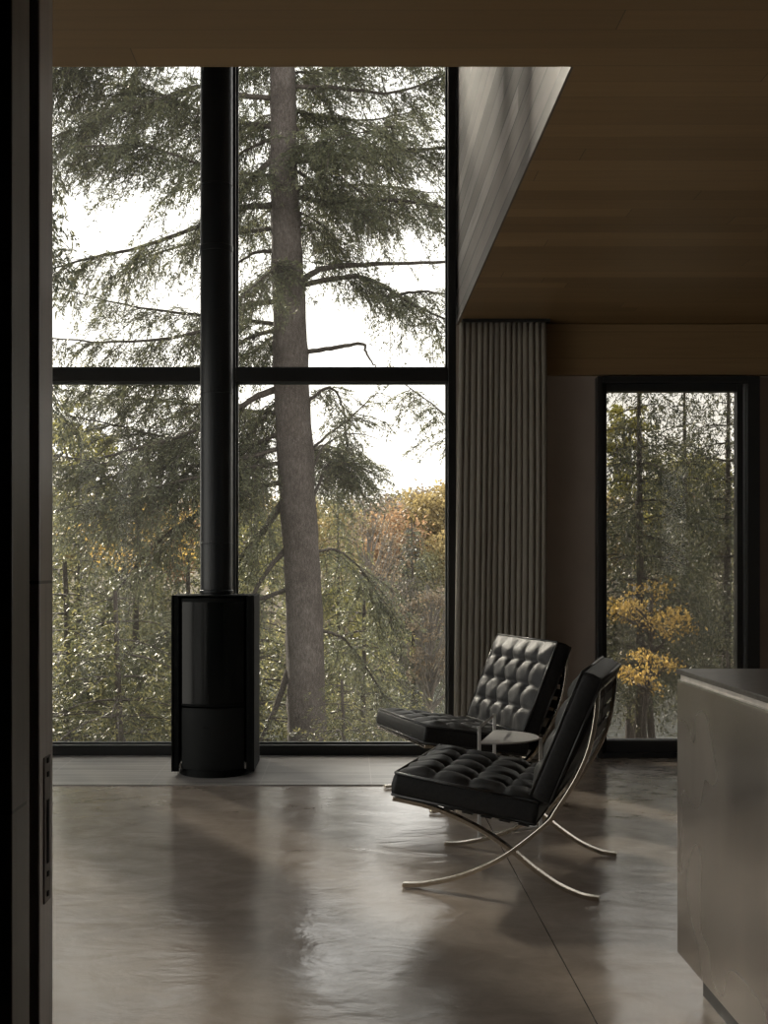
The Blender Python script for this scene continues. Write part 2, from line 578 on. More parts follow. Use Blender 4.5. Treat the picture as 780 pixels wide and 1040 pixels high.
# ------------------------------------------------------------------ curtain
def curtain():
    nx, nz = 320, 24
    V, Fc = [], []
    for k in range(nz + 1):
        q = k / nz
        z = 2.592 * (1 - q) + .012 * q
        x0 = .648 - .040 * q
        x1 = 1.172 - .012 * q + .01 * math.sin(3 * q)
        for i in range(nx + 1):
            u = i / nx
            ph = u * 2 * math.pi * 15.5 + .35 * math.sin(u * 19) + .25 * math.sin(q * 4 + u * 11)
            amp = .012 + .003 * math.sin(u * 23 + 1)
            V.append((x0 + (x1 - x0) * u + .006 * math.cos(ph), 7.615 + amp * math.sin(ph) - .012 * q * math.sin(u * 9), z))
    for k in range(nz):
        for i in range(nx):
            a = k * (nx + 1) + i
            Fc.append((a, a + 1, a + nx + 2, a + nx + 1))
    o = np_mesh('curtain', V, Fc, M['cloth'], smooth=True)
    m = o.modifiers.new('thickness', 'SOLIDIFY')
    m.thickness = .003
    return tag(o, 'taupe pleated floor-length curtain gathered beside the tall window', 'curtain')


curtain()
tag(obj('curtain_track', boxes((VX + .01, 1.185, 7.585, 7.645, HC - .016, HC)), M['gasket']),
    'slim dark curtain track at the ceiling above the pleated curtain', 'curtain track')

# ------------------------------------------------------------------ wood stove with its flue
st = empty('wood_stove', (-.745, 7.2, 0))
tag(st, 'slim black wood stove with a tall flue pipe standing by the window', 'stove')


def arc_panel(bm, w, z0, z1, y_edge, bulge, th, n=20, x0=0.0):
    """upright panel, curved out towards -y in plan"""
    cols = []
    for i in range(n + 1):
        u = -1 + 2 * i / n
        x = x0 + u * w / 2
        y = y_edge - bulge * (1 - u * u)
        cols.append([bm.verts.new((x, y + d, z)) for d, z in ((0, z0), (0, z1), (th, z1), (th, z0))])
    for a, b in zip(cols, cols[1:]):
        for k in range(4): bm.faces.new((a[k], a[(k + 1) % 4], b[(k + 1) % 4], b[k]))
    bm.faces.new(cols[0][::-1])
    bm.faces.new(cols[-1])
    return bm


sf = -.2     # front plane of the casing (Y = 7.0)
obj('casing', boxes((-.226, -.216, sf, .22, .03, .985), (.216, .226, sf, .22, .03, .985), (-.216, .216, .20, .22, .03, .985),
                    (-.226, .226, sf, .22, .985, .991), (-.216, -.184, sf + .004, sf + .02, .03, .985),
                    (.184, .216, sf + .004, sf + .02, .03, .985), (-.172, .172, sf + .05, .2, .30, .985)), M['stove'], st, bevel=.003)
dg = arc_panel(bmesh.new(), .335, .40, .955, sf + .012, .045, .012)
door = obj('fire_door', dg, M['stove_glass'], st, smooth=True, auto=True)
for z0, z1 in ((.955, .975), (.388, .40)):
    obj('door_rim', arc_panel(bmesh.new(), .343, z0, z1, sf + .010, .047, .02), M['stove'], door, smooth=True, auto=True)
lw = arc_panel(bmesh.new(), .340, .045, .378, sf + .012, .047, .014)
lp = obj('lower_panel', lw, M['stove_front'], st, smooth=True, auto=True)
hs = bmesh.new()
for x0, w in ((-.047, .018), (-.026, .018), (-.006, .014), (.021, .014), (.033, .008)):
    box(hs, x0, x0 + w, sf - .0365, sf - .030, .268, .279)
obj('vent_slot', hs, M['hole'], lp)
for s in (-1, 1):  # bright pins stand in for light gleaming through gaps at the feet
    f = bmesh.new()
    tube(f, [(s * .177, sf + .012, .047), (s * .177, sf + .012, .078)], .006, 10)
    obj('gap_gleam', f, M['edge'], st)
pl = bmesh.new()
N = 40
top = [pl.verts.new((.195 * math.cos(a), -.015 + .245 * math.sin(a), .045)) for a in [2 * math.pi * k / N for k in range(N)]]
bot = [pl.verts.new((.205 * math.cos(a), -.015 + .255 * math.sin(a), .0062)) for a in [2 * math.pi * k / N for k in range(N)]]
for k in range(N): pl.faces.new((bot[k], bot[(k + 1) % N], top[(k + 1) % N], top[k]))
pl.faces.new(top)
pl.faces.new(bot[::-1])
obj('base', pl, M['stove'], st, smooth=True, auto=True)
pb = bmesh.new()
tube(pb, [(0, 0, .992), (0, 0, HU)], .0905, 40)
fl = obj('flue_pipe', pb, M['pipe'], st, smooth=True, auto=True)
for z, r, hgt in ((1.0, .096, .018), (1.27, .0925, .012), (2.11, .0925, .012), (2.905, .0935, .035), (3.27, .0925, .012)):
    cb = bmesh.new()
    tube(cb, [(0, 0, z), (0, 0, z + .003), (0, 0, z + hgt - .003), (0, 0, z + hgt)], [r - .003, r, r, r - .003], 40)
    obj('pipe_collar', cb, M['pipe'], fl, smooth=True, auto=True)

# ------------------------------------------------------------------ tufted lounge chairs
CW = .74
S0, V0 = .35, CW / 2


def cushion_bm(L, W, T, rows, cols, k=10, puff=.030):
    """x along the depth (0..L), y along the width (0..W), z up from 0 to about T"""
    nx, ny = rows * k, cols * k
    bm = bmesh.new()
    ch = .010
    top = []
    for i in range(nx + 1):
        row = []
        for j in range(ny + 1):
            x, y = L * i / nx, W * j / ny
            a = (i / k) % 1 if i < nx else 1.0
            b = (j / k) % 1 if j < ny else 1.0
            pa, pb_ = max(0.0, 1 - abs(2 * a - 1) ** 2.4), max(0.0, 1 - abs(2 * b - 1) ** 2.4)
            # seams are shallow, the pull of the buttons is deep
            ri, rj = min(rows, max(0, round(i / k))), min(cols, max(0, round(j / k)))
            dx, dy = (i / k - ri) * L / rows, (j / k - rj) * W / cols
            pull = 1 - math.exp(-(dx * dx + dy * dy) / .0016)
            h = puff * (.55 * (pa ** .40) * (pb_ ** .40) + .45 * pull)
            if 0 < ri < rows and 0 < rj < cols: h -= .008 * math.exp(-(dx * dx + dy * dy) / .0004)
            edge = min(x, L - x, y, W - y)
            h *= min(1.0, .25 + edge / .11)
            wob = .0015 * math.sin(x * 61 + y * 37) + .0012 * math.sin(x * 27 - y * 83)
            row.append(bm.verts.new((x, y, T - ch * .4 + h + (wob if edge > .01 else 0))))
        top.append(row)
    ring_t = [top[i][0] for i in range(nx + 1)] + [top[nx][j] for j in range(1, ny + 1)] + \
             [top[i][ny] for i in range(nx - 1, -1, -1)] + [top[0][j] for j in range(ny - 1, 0, -1)]
    for i in range(nx):
        for j in range(ny):
            bm.faces.new((top[i][j], top[i + 1][j], top[i + 1][j + 1], top[i][j + 1]))
    prev = ring_t
    for q, out in ((.8, .004), (.5, .007), (.2, .004), (0.0, 0.0)):
        cur = []
        for v in ring_t:
            x, y = v.co.x, v.co.y
            ox = -out if x < 1e-6 else (out if x > L - 1e-6 else 0)
            oy = -out if y < 1e-6 else (out if y > W - 1e-6 else 0)
            cur.append(bm.verts.new((x + ox, y + oy, T * q)))
        n = len(cur)
        for m in range(n): bm.faces.new((prev[m], prev[(m + 1) % n], cur[(m + 1) % n], cur[m]))
        prev = cur
    bm.faces.new(prev[::-1])
    return bm


def piping_bm(L, W, T):
    bm = bmesh.new()
    for z in (T - .003, .004):
        r = .0055
        tube(bm, [(0, 0, z), (L, 0, z)], r, 6)
        tube(bm, [(L, 0, z), (L, W, z)], r, 6)
        tube(bm, [(L, W, z), (0, W, z)], r, 6)
        tube(bm, [(0, W, z), (0, 0, z)], r, 6)
    return bm


RAIL_A = [(0, .010), (.05, .013), (.10, .022), (.20, .050), (.30, .095), (.395, .155), (.515, .257), (.552, .3085), (.617, .416), (.661, .520), (.684, .636), (.690, .735)]
RAIL_B = [(-.035, .316), (.0, .312), (.10, .294), (.20, .261), (.30, .215), (.395, .155), (.47, .098), (.55, .048), (.62, .020), (.66, .012), (.695, .010)]


def make_chair(loc, rz):
    root = empty('lounge_chair', loc, rz)
    A = [(p.x - S0, p.y) for p in [Vector(q) for q in catmull([(s, z, 0) for s, z in RAIL_A], 6)]]
    B = [(p.x - S0, p.y) for p in [Vector(q) for q in catmull([(s, z, 0) for s, z in RAIL_B], 6)]]
    for v0 in (-V0, V0 - .034):
        bm = flatbar(bmesh.new(), A, v0, v0 + .034, .015)
        flatbar(bm, B, v0 + .0005, v0 + .0335, .015)
        obj('side_frame', bm, M['chrome'], root, smooth=True, bevel=.002, auto=True)
    for s, z in ((.687, .722), (-.022, .314), (.50, .238)):
        obj('crossbar', flatbar(bmesh.new(), [(s - S0 - .009, z), (s - S0 + .009, z)], -V0 + .034, V0 - .034, .012), M['chrome'], root, bevel=.002)
    # leather straps across the seat and across the back
    for k in range(7):
        s = .02 + k * .066
        z = .3235 - (s + .04) * .157
        obj('strap', flatbar(bmesh.new(), [(s - S0, z), (s - S0 + .038, z - .006)], -V0 + .002, V0 - .002, .004), M['strap'], root)
    for k in range(8):
        i = int((len(A) - 1) * (.60 + .048 * k))
        p, q = A[i], A[min(i + 1, len(A) - 1)]
        d = (Vector(q) - Vector(p)).normalized() * .019
        n = Vector((-d.y, d.x)).normalized() * .009
        c = Vector(p) + n
        obj('strap', flatbar(bmesh.new(), [tuple(c - d), tuple(c + d)], -V0 + .001, V0 - .001, .004), M['strap'], root)
    for v in (-V0 + .13, V0 - .13):       # short belts that hold the back cushion to the top bar
        bm = flatbar(bmesh.new(), [(.697 - S0, .752), (.703 - S0, .70), (.690 - S0, .60)], v - .012, v + .012, .003)
        obj('belt', bm, M['strap'], root)
    # seat cushion
    L, T = .515, .086
    seat = obj('seat_cushion', cushion_bm(L, CW - .004, T, 4, 5, puff=.027), M['leather'], root, smooth=True)
    seat.location = (-.036 - S0, -V0 + .002, .329)
    seat.rotation_euler = (0, math.atan2(.083, .53), 0)
    p = obj('piping', piping_bm(L, CW - .004, T), M['piping'], seat, smooth=True)
    # back cushion: its depth axis runs up the back, its top faces forward
    L2, T2 = .465, .080
    back = obj('back_cushion', cushion_bm(L2, CW - .004, T2, 4, 5, puff=.030), M['leather'], root, smooth=True)
    back.location = (.532 - S0, -V0 + .002, .328)
    ang = math.atan2(.43, .178)
    # local x -> up the back, local z -> towards the sitter
    back.rotation_euler = (0, -ang, 0)
    p = obj('piping', piping_bm(L2, CW - .004, T2), M['piping'], back, smooth=True)
    bb = bmesh.new()
    bmesh.ops.create_uvsphere(bb, u_segments=10, v_segments=6, radius=.008)
    bme = bpy.data.meshes.new('button')
    bb.to_mesh(bme)
    bb.free()
    bme.materials.append(M['piping'])
    for cu, l, t_ in ((seat, L, T), (back, L2, T2)):
        for i in range(1, 4):
            for j in range(1, 5):
                b = link('button', bme, cu)
                b.location = (l * i / 4, (CW - .004) * j / 5, t_ - .0135)
                b.scale = (1, 1, .6)
    return root


def place(p0, th):
    c, s = math.cos(th), math.sin(th)
    return (p0[0] + c * S0 - s * V0, p0[1] + s * S0 + c * V0, 0)


th1, th2 = -.2873, .2804
near_chair = make_chair(place((.186, 4.592), th1), th1)
tag(near_chair, 'tufted black leather lounge chair nearest the camera, seen side on', 'chair', 'pair of tufted lounge chairs')


def copy_tree(o, parent=None):
    c = o.copy()
    C.objects.link(c)
    c.parent = parent
    for ch in list(o.children): copy_tree(ch, c)
    return c


far_chair = copy_tree(near_chair)
far_chair.location = place((.3804, 5.957), th2)
far_chair.rotation_euler = (0, 0, th2)
far_chair['label'] = 'tufted black leather lounge chair in front of the curtain, showing its buttoned back'

# ------------------------------------------------------------------ side table between the chairs
a_, b_ = Vector((.55, 5.44, 0)), Vector((.66, 5.87, 0))
mid = (a_ + b_) / 2
d_ = (b_ - a_)
rad = d_.length / 2
ax = d_.normalized()
nx_ = Vector((ax.y, -ax.x, 0))
tb = empty('side_table', mid)
tag(tb, 'small grey metal side table with half-round top between the two lounge chairs', 'table')
bm = bmesh.new()
lo, hi = [], []
for k in range(33):
    a = math.pi * k / 32
    q = -ax * rad * math.cos(a) + nx_ * (rad * 1.02) * math.sin(a)
    lo.append(bm.verts.new((q.x, q.y, .396)))
    hi.append(bm.verts.new((q.x, q.y, .403)))
bm.faces.new(hi)
bm.faces.new(lo[::-1])
for k in range(33): bm.faces.new((lo[k], lo[(k + 1) % 33], hi[(k + 1) % 33], hi[k]))
obj('table_top', bm, M['table'], tb, bevel=.001)
for q, z in ((-ax * (rad + .007), .475), (ax * (rad + .007), .475), (nx_ * (rad * 1.02 + .007), .403)):
    bm = bmesh.new()
    box(bm, q.x - .007, q.x + .007, q.y - .007, q.y + .007, 0, z)
    obj('leg', bm, M['table'], tb, bevel=.001)
bm = bmesh.new()
e0, e1 = -ax * rad, ax * rad
tube(bm, [(e0.x, e0.y, .468), (e1.x, e1.y, .468)], .008, 4)
obj('handle_bar', bm, M['table'], tb)
bm = bmesh.new()
tube(bm, [(e0.x, e0.y, .012), (nx_.x * rad, nx_.y * rad, .012)], .006, 4)
tube(bm, [(e1.x, e1.y, .012), (nx_.x * rad, nx_.y * rad, .012)], .006, 4)
obj('floor_brace', bm, M['table'], tb)

# ------------------------------------------------------------------ kitchen island
IX, IY1, IY0 = .892, 3.50, 1.62
isl = empty('kitchen_island', (IX + .45, (IY0 + IY1) / 2, 0))
tag(isl, 'grey metal-clad kitchen island with thin dark countertop at the right edge', 'kitchen island')
ip = lambda *b: (b[0] - IX - .45, b[1] - IX - .45, b[2] - (IY0 + IY1) / 2, b[3] - (IY0 + IY1) / 2, b[4], b[5])
obj('countertop', boxes(ip(IX - .003, IX + .9, IY0 - .02, IY1 + .003, .858, .871)), M['stone'], isl, bevel=.0015)
bdy = obj('side_panel', boxes(ip(IX, IX + .02, IY0, IY1, .10, .838)), M['zinc'], isl, bevel=.0015)
obj('edge_strip', boxes(ip(IX - .0008, IX + .02, IY0, IY1, .838, .8425)), M['edge'], bdy)
obj('end_panel', boxes(ip(IX + .02, IX + .88, IY1 - .02, IY1, .10, .8425), ip(IX + .02, IX + .88, IY0, IY0 + .02, .10, .8425),
                       ip(IX + .86, IX + .88, IY0 + .02, IY1 - .02, .10, .8425)), M['zinc'], isl, bevel=.0015)
obj('grip_channel', boxes(ip(IX + .009, IX + .019, IY0 + .002, IY1 - .002, .8425, .858)), M['channel'], isl)
obj('plinth', boxes(ip(IX + .055, IX + .83, IY0 + .05, IY1 - .055, 0, .10)), M['toekick'], isl)

# ------------------------------------------------------------------ outdoors: ground and lake
LAKE = -8.0


def ground_z(x, y):
    y = np.asarray(y, float)
    d = np.clip((y - 8.2) / 34.0, 0, 1)
    z = -.9 - 7.6 * (d ** .85)
    far = np.clip((y - 104) / 60.0, 0, 1)
    z = np.where(y > 100, -8.6 + 14 * far ** .8, z)
    return z + .18 * np.sin(x * .9 + y * .31) * np.clip((y - 9) / 6, 0, 1)


gx, gy = np.meshgrid(np.linspace(-90, 110, 120), np.concatenate([np.linspace(8.05, 50, 70), np.linspace(52, 200, 60)]))
gz = ground_z(gx, gy)
nyy, nxx = gx.shape
idx = np.arange(nyy * nxx).reshape(nyy, nxx)
gf = np.stack([idx[:-1, :-1], idx[:-1, 1:], idx[1:, 1:], idx[1:, :-1]], -1).reshape(-1, 4)
g = np_mesh('ground', np.stack([gx, gy, gz], -1), gf, M['earth'], smooth=True)
g['kind'] = 'structure'
lk = obj('lake', boxes((-100, 120, 36, 112, LAKE - .3, LAKE)), M['water'])
lk['kind'] = 'structure'


# ------------------------------------------------------------------ plant generators (numpy)
def nrm(a):
    return a / np.maximum(np.linalg.norm(a, axis=-1, keepdims=True), 1e-9)


def blades(base, d, L, w, rng, flat=.6):
    """diamond shaped blades; base (n,3), d unit (n,3)"""
    n = len(base)
    up = np.array([0, 0, 1.0]) + rng.normal(0, flat, (n, 3))
    s = nrm(np.cross(d, up))
    L = np.broadcast_to(L, (n,))[:, None]
    w = np.broadcast_to(w, (n,))[:, None]
    m = base + d * L * .45
    return np.stack([base, m + s * w * .5, base + d * L, m - s * w * .5], 1)


def resample(path, n):
    p = np.array([tuple(v) for v in path], float)
    seg = np.linalg.norm(np.diff(p, axis=0), axis=1)
    cum = np.concatenate([[0], np.cumsum(seg)])
    t = np.linspace(0, cum[-1], n)
    return np.stack([np.interp(t, cum, p[:, k]) for k in range(3)], -1), cum[-1]


def spray(path, rng, t0=.15, step=.09, slen=.55, tstep=.05, tlen=.22, bstep=.016, bl=.055, bw=.014, droop=.35, sag=.35, dens=1.0, up_n=None):
    """fans of needle sprays along a limb: side twigs, twiglets on them, blades on those; returns blades (n,4,3) and twigs (m,2,3)"""
    pts, total = resample(path, 200)
    n = max(3, int(total * (1 - t0) / step))
    t = np.sort(t0 + (1 - t0) * rng.random(n))
    # gaps: foliage grows in patches along the limb
    patch = .5 + .5 * np.sin(t * total * 3.1 + rng.random() * 6) * np.sin(t * total * 1.3 + rng.random() * 6)
    t = t[rng.random(n) < dens * (.45 + .75 * patch)]
    n = len(t)
    if n == 0: return np.zeros((0, 4, 3)), np.zeros((0, 2, 3))
    p = np.stack([np.interp(t, np.linspace(0, 1, 200), pts[:, k]) for k in range(3)], -1)
    i = np.clip((t * 198).astype(int), 0, 198)
    T = nrm(pts[i + 1] - pts[i])
    up = np.array([0, 0, 1.0])
    side = nrm(np.cross(T, up))
    sg = np.where(np.arange(n) % 2 == 0, 1.0, -1.0)[:, None]
    d = nrm(T * rng.uniform(.3, .9, (n, 1)) + side * sg * rng.uniform(.2, 1.0, (n, 1)) - up * droop * rng.uniform(-.1, 1.7, (n, 1)) + rng.normal(0, .25, (n, 3)))
    l = slen * (.35 + .9 * np.sin(np.pi * np.clip(t * .85 + .12, 0, 1))) * rng.uniform(.4, 1.3, n)
    mid_ = p + d * l[:, None] * .5 - up * (sag * l[:, None] * .25)
    end = p + d * l[:, None] - up * (sag * l[:, None])
    tw = np.concatenate([np.stack([p, mid_], 1), np.stack([mid_, end], 1)])
    # twiglets
    m = np.maximum(3, (l / tstep).astype(int))
    ids = np.repeat(np.arange(n), m)
    q = rng.random(len(ids)) ** .8
    D, Ln = d[ids], l[ids][:, None]
    pos = p[ids] + D * Ln * q[:, None] - up * (sag * Ln * (q ** 2)[:, None])
    tan = nrm(D - up * 2 * sag * q[:, None])
    per = nrm(np.cross(tan, nrm(up + rng.normal(0, .35, (len(ids), 3))))) * np.where(rng.random(len(ids)) < .5, 1, -1)[:, None]
    td = nrm(tan * .8 + per * rng.uniform(.3, 1.0, (len(ids), 1)) - up * .22 * rng.random((len(ids), 1)) + rng.normal(0, .15, (len(ids), 3)))
    tl = tlen * np.minimum(1.0, Ln[:, 0] / .35) * rng.uniform(.5, 1.3, len(ids)) * (1.1 - .55 * q)
    # blades
    nb = np.maximum(3, (tl / bstep).astype(int))
    k = np.repeat(np.arange(len(ids)), nb)
    r = rng.random(len(k))
    bp = pos[k] + td[k] * (tl[k] * r)[:, None] - up * (.25 * tl[k] * r ** 2)[:, None]
    bper = nrm(np.cross(td[k], nrm(up + rng.normal(0, .5, (len(k), 3))))) * np.where(rng.random(len(k)) < .5, 1, -1)[:, None]
    bd = nrm(td[k] * .9 + bper * .8 - up * .12 + rng.normal(0, .2, (len(k), 3)))
    B = blades(bp, bd, bl * rng.uniform(.6, 1.35, len(k)), bw * rng.uniform(.7, 1.3, len(k)), rng)
    return B, tw


def twig_mesh(tw, r0, r1=None):
    """three-sided slivers for twigs -> verts, tri/quads as quads"""
    r1 = r0 * .6 if r1 is None else r1
    a, b = tw[:, 0], tw[:, 1]
    t = nrm(b - a)
    u = nrm(np.cross(t, np.array([.31, .17, .93])))
    v = np.cross(t, u)
    ring = [u, -.5 * u + .87 * v, -.5 * u - .87 * v]
    V = np.stack([a + k * r0 for k in ring] + [b + k * r1 for k in ring], 1)
    n = len(a)
    o = (np.arange(n) * 6)[:, None]
    Fq = np.concatenate([o + np.array([[0, 1, 4, 3]]), o + np.array([[1, 2, 5, 4]]), o + np.array([[2, 0, 3, 5]])])
    return V.reshape(-1, 3), Fq


def tube_np(path, r0, r1, n=7, wob=0.0, rng=None):
    p = np.array([tuple(v) for v in path], float)
    k = len(p)
    t = nrm(np.gradient(p, axis=0))
    ref = np.array([.2, 1, .1]) if abs(t[:, 2]).mean() > .7 else np.array([0, 0, 1.0])
    u = nrm(np.cross(t, ref))
    v = np.cross(t, u)
    rr = np.asarray(r0 + (r1 - r0) * np.linspace(0, 1, k) if np.isscalar(r0) else r0)
    ang = np.arange(n) * 2 * np.pi / n
    ring = u[:, None] * np.cos(ang)[None, :, None] + v[:, None] * np.sin(ang)[None, :, None]
    rad_ = rr[:, None, None] * np.ones((k, n, 1))
    if wob and rng is not None: rad_ = rad_ * (1 + rng.normal(0, wob, (k, n, 1)))
    V = (p[:, None] + ring * rad_).reshape(-1, 3)
    i = np.arange(k - 1)[:, None] * n
    j = np.arange(n)[None]
    j2 = (j + 1) % n
    Fq = np.stack([i + j, i + j2, i + n + j2, i + n + j], -1).reshape(-1, 4)
    return V, Fq


class Acc:
    def __init__(s): s.v, s.f, s.n = [], [], 0

    def add(s, V, Fq):
        V = np.asarray(V).reshape(-1, 3)
        s.v.append(V)
        s.f.append(np.asarray(Fq) + s.n)
        s.n += len(V)

    def quads(s, B):
        if len(B): s.add(B.reshape(-1, 3), np.arange(len(B) * 4).reshape(-1, 4))

    def mesh(s, name, mat, parent=None, smooth=False):
        return np_mesh(name, np.concatenate(s.v), np.concatenate(s.f), mat, parent, smooth)


def clump_crown(rng, centre, radii, n_clump, n_leaf, clump_r, leaf):
    """leaf quads gathered in clumps inside an ellipsoid shell"""
    d = nrm(rng.normal(0, 1, (n_clump, 3)))
    r = rng.uniform(.45, 1.0, (n_clump, 1)) ** .6
    c = np.array(centre) + d * r * np.array(radii)
    cc = np.repeat(c, n_leaf, 0)
    pos = cc + rng.normal(0, 1, cc.shape) * np.array([clump_r, clump_r, clump_r * .55])
    dd = nrm(rng.normal(0, 1, pos.shape) + np.array([0, 0, -.4]))
    return blades(pos, dd, leaf * rng.uniform(.6, 1.4, len(pos)), leaf * .75 * rng.uniform(.6, 1.2, len(pos)), rng, 1.2), c


# ------------------------------------------------------------------ the big hemlock outside the window
HY = 16.0
hem = empty('hemlock_tree', tuple(P(313, 830, HY)))
tag(hem, 'tall hemlock with a straight bare trunk standing close outside the tall window', 'tree')
hoff = np.array(hem.location)
rng = np.random.default_rng(11)


def rel(path): return [Vector(p) - Vector(hem.location) for p in path]


tp = [(314, 850, 54), (313, 800, 46), (312.5, 757, 42), (311, 715, 39), (308, 600, 37), (302, 500, 36.5), (296, 390, 36), (294, 320, 34), (291, 240, 31), (288, 160, 28),
      (287, 68, 26), (285, -40, 23), (284, -200, 17), (282, -420, 8)]
axis = catmull([tuple(P(x, y, HY)) for x, y, w in tp], 5)
ws = np.interp(np.linspace(0, len(tp) - 1, len(axis)), np.arange(len(tp)), [w for *_, w in tp]) / F_PX * HY / 2
V, Fq = tube_np(rel(axis), ws, None, 22, .035, rng)
np_mesh('trunk', V, Fq, M['bark'], hem, True)

# limbs: pixel path, depth change towards the tip, butt radius in px, foliage (0 none .. 1 full), spray length
LIMBS = [
    ([(300, -60), (350, -40), (430, -20), (500, -10)], -1.0, 3.5, 1, .9),
    ([(300, 20), (340, 22), (400, 26), (460, 20), (520, 14)], -.6, 3.5, 1, .9),
    ([(302, 60), (330, 45), (380, 30), (440, 35)], .8, 3, 1, .8),
    ([(303, 88), (350, 90), (400, 94), (455, 75), (500, 62)], -.4, 4, 1, .55),
    ([(303, 163), (350, 160), (400, 155), (455, 150), (510, 158)], .5, 5.5, 1, .7),
    ([(303, 175), (330, 190), (360, 210), (400, 216)], -.9, 3, .9, .5),
    ([(304, 200), (340, 206), (400, 203), (455, 212), (510, 225)], -.5, 5, 1, .6),
    ([(303, 215), (325, 228), (345, 250), (362, 262)], .5, 2.5, .8, .4),
    ([(308, 284), (330, 272), (380, 268), (455, 266), (510, 268)], .3, 6, .10, .4),
    ([(308, 289), (355, 281), (385, 288), (410, 304), (455, 325), (500, 345)], -.5, 5, 1, .55),
    ([(400, 300), (430, 296), (460, 300), (500, 305)], -.8, 3, 1, .55),
    ([(313, 357), (340, 353), (367, 349), (373, 360), (382, 374)], -.6, 4.5, 0, .2),
    ([(301, 130), (325, 160), (345, 178), (372, 200)], -.7, 3, .6, .35),
    ([(316, 405), (335, 394), (347, 410), (352, 450), (352, 490)], .6, 3, .9, .45),
    ([(318, 455), (335, 440), (352, 428), (376, 405), (384, 398)], -.8, 2.5, .35, .4),
    ([(318, 475), (330, 452), (358, 440), (385, 446)], .4, 2.5, .12, .3),
    ([(320, 500), (335, 470), (350, 472), (372, 475)], .9, 3, .9, .6),
    ([(506, 470), (470, 438), (432, 405), (396, 380)], -1.5, 2.5, .45, .45),
    ([(322, 560), (345, 560), (375, 590), (400, 640)], 1.2, 3, .7, .6),
    ([(326, 640), (350, 650), (380, 690), (400, 730)], .8, 3, .7, .5),
    # towards the left, passing behind the flue
    ([(277, -50), (220, -40), (140, -10), (50, 20), (0, 40)], -.6, 4.5, 1, .9),
    ([(277, 20), (230, 25), (160, 45), (70, 70), (0, 95)], .5, 4.5, 1, .7),
    ([(278, 100), (240, 96), (200, 88), (150, 105), (90, 125), (30, 150)], -.8, 5, 1, .75),
    ([(279, 140), (255, 150), (230, 165), (200, 190)], .8, 3.5, .4, .4),
    ([(279, 160), (258, 178), (236, 200), (212, 236)], -.4, 6, .8, .4),
    ([(279, 208), (240, 213), (202, 230), (140, 252), (90, 262), (20, 282)], -.6, 5.5, .75, .55),
    ([(279, 232), (240, 237), (203, 244), (150, 262), (100, 290)], .7, 4, .5, .5),
    ([(280, 255), (262, 256), (240, 268), (205, 290)], .3, 4, .5, .4),
    ([(282, 306), (240, 312), (200, 338), (120, 347), (40, 342)], -.7, 5, 1, .50),
    ([(282, 335), (250, 345), (215, 368), (150, 378), (60, 385)], .5, 4, 1, .55),
    ([(283, 395), (262, 402), (240, 416), (200, 437), (130, 458), (60, 478)], -.5, 6.5, .8, .7),
    ([(284, 440), (262, 450), (240, 460), (190, 450), (110, 430), (50, 420)], .7, 4, 1, .8),
    ([(285, 490), (262, 494), (240, 505), (200, 522), (150, 560), (105, 620)], -.9, 5, .8, .7),
    ([(286, 512), (266, 540), (240, 572), (205, 612), (160, 650)], .4, 7, .8, .6),
    ([(288, 560), (268, 585), (240, 640), (222, 700)], -.6, 5, .7, .5),
    ([(290, 690), (276, 728), (262, 757), (250, 790)], -.3, 6, .25, .4),
    ([(285, 470), (220, 480), (140, 500), (50, 520)], -1.6, 4, 1, .8),
    ([(288, 600), (230, 620), (150, 650), (60, 690)], -1.2, 4, 1, .9),
    # unseen long limbs added above the window to shade the room from the sun
    ([(277, -80), (180, -75), (60, -50), (-70, -20), (-170, 20)], -.4, 6, 1, 1.0),
    ([(277, -150), (160, -150), (20, -120), (-100, -90), (-190, -50)], .5, 6, 1, 1.0),
    ([(276, -220), (140, -215), (0, -190), (-110, -150)], -.5, 6, 1, 1.0),
    ([(276, -290), (140, -285), (10, -250), (-90, -210)], .4, 5, 1, 1.0),
    ([(276, -10), (150, 0), (0, 30), (-120, 80)], .9, 5, 1, .9),
    # fuller crown close around the stem
    ([(286, 70), (262, 60), (235, 80)], .9, 3, 1, .7),
    ([(287, 120), (268, 118), (244, 135)], 1.2, 3, 1, .6),
    ([(290, 200), (272, 215), (248, 230)], 1.3, 3, 1, .5),
    ([(291, 260), (270, 280), (246, 300)], -1.2, 3, 1, .55),
    ([(292, 330), (268, 350), (246, 362)], 1.0, 3, 1, .5),
    ([(291, 110), (325, 118), (370, 122), (430, 112)], 1.4, 4, 1, .75),
    ([(291, 75), (320, 72), (360, 62)], 1.1, 3, 1, .7),
    ([(292, 190), (330, 190), (380, 188), (445, 196)], 1.6, 4, 1, .65),
    ([(293, 225), (322, 232), (350, 246)], 1.1, 3, .9, .5),
    ([(294, 150), (320, 145), (350, 138), (400, 128)], -1.3, 3, 1, .6),
    ([(284, 130), (220, 120), (150, 92), (80, 84), (20, 90)], 1.4, 4.5, 1, .85),
    ([(284, 180), (220, 172), (150, 150), (70, 148)], -1.5, 4, 1, .8),
    ([(286, 330), (220, 322), (140, 312), (50, 290)], 1.4, 4, .6, .45),
    ([(286, 420), (230, 415), (150, 405), (60, 396)], 1.6, 4, 1, .7),
    ([(286, 455), (225, 470), (140, 474), (50, 462)], -.8, 4, 1, .8),
    ([(292, 400), (258, 430), (245, 470)], 1.0, 3, 1, .6),
    ([(300, 470), (330, 452), (350, 470), (360, 500)], 1.5, 3, .9, .55),
]
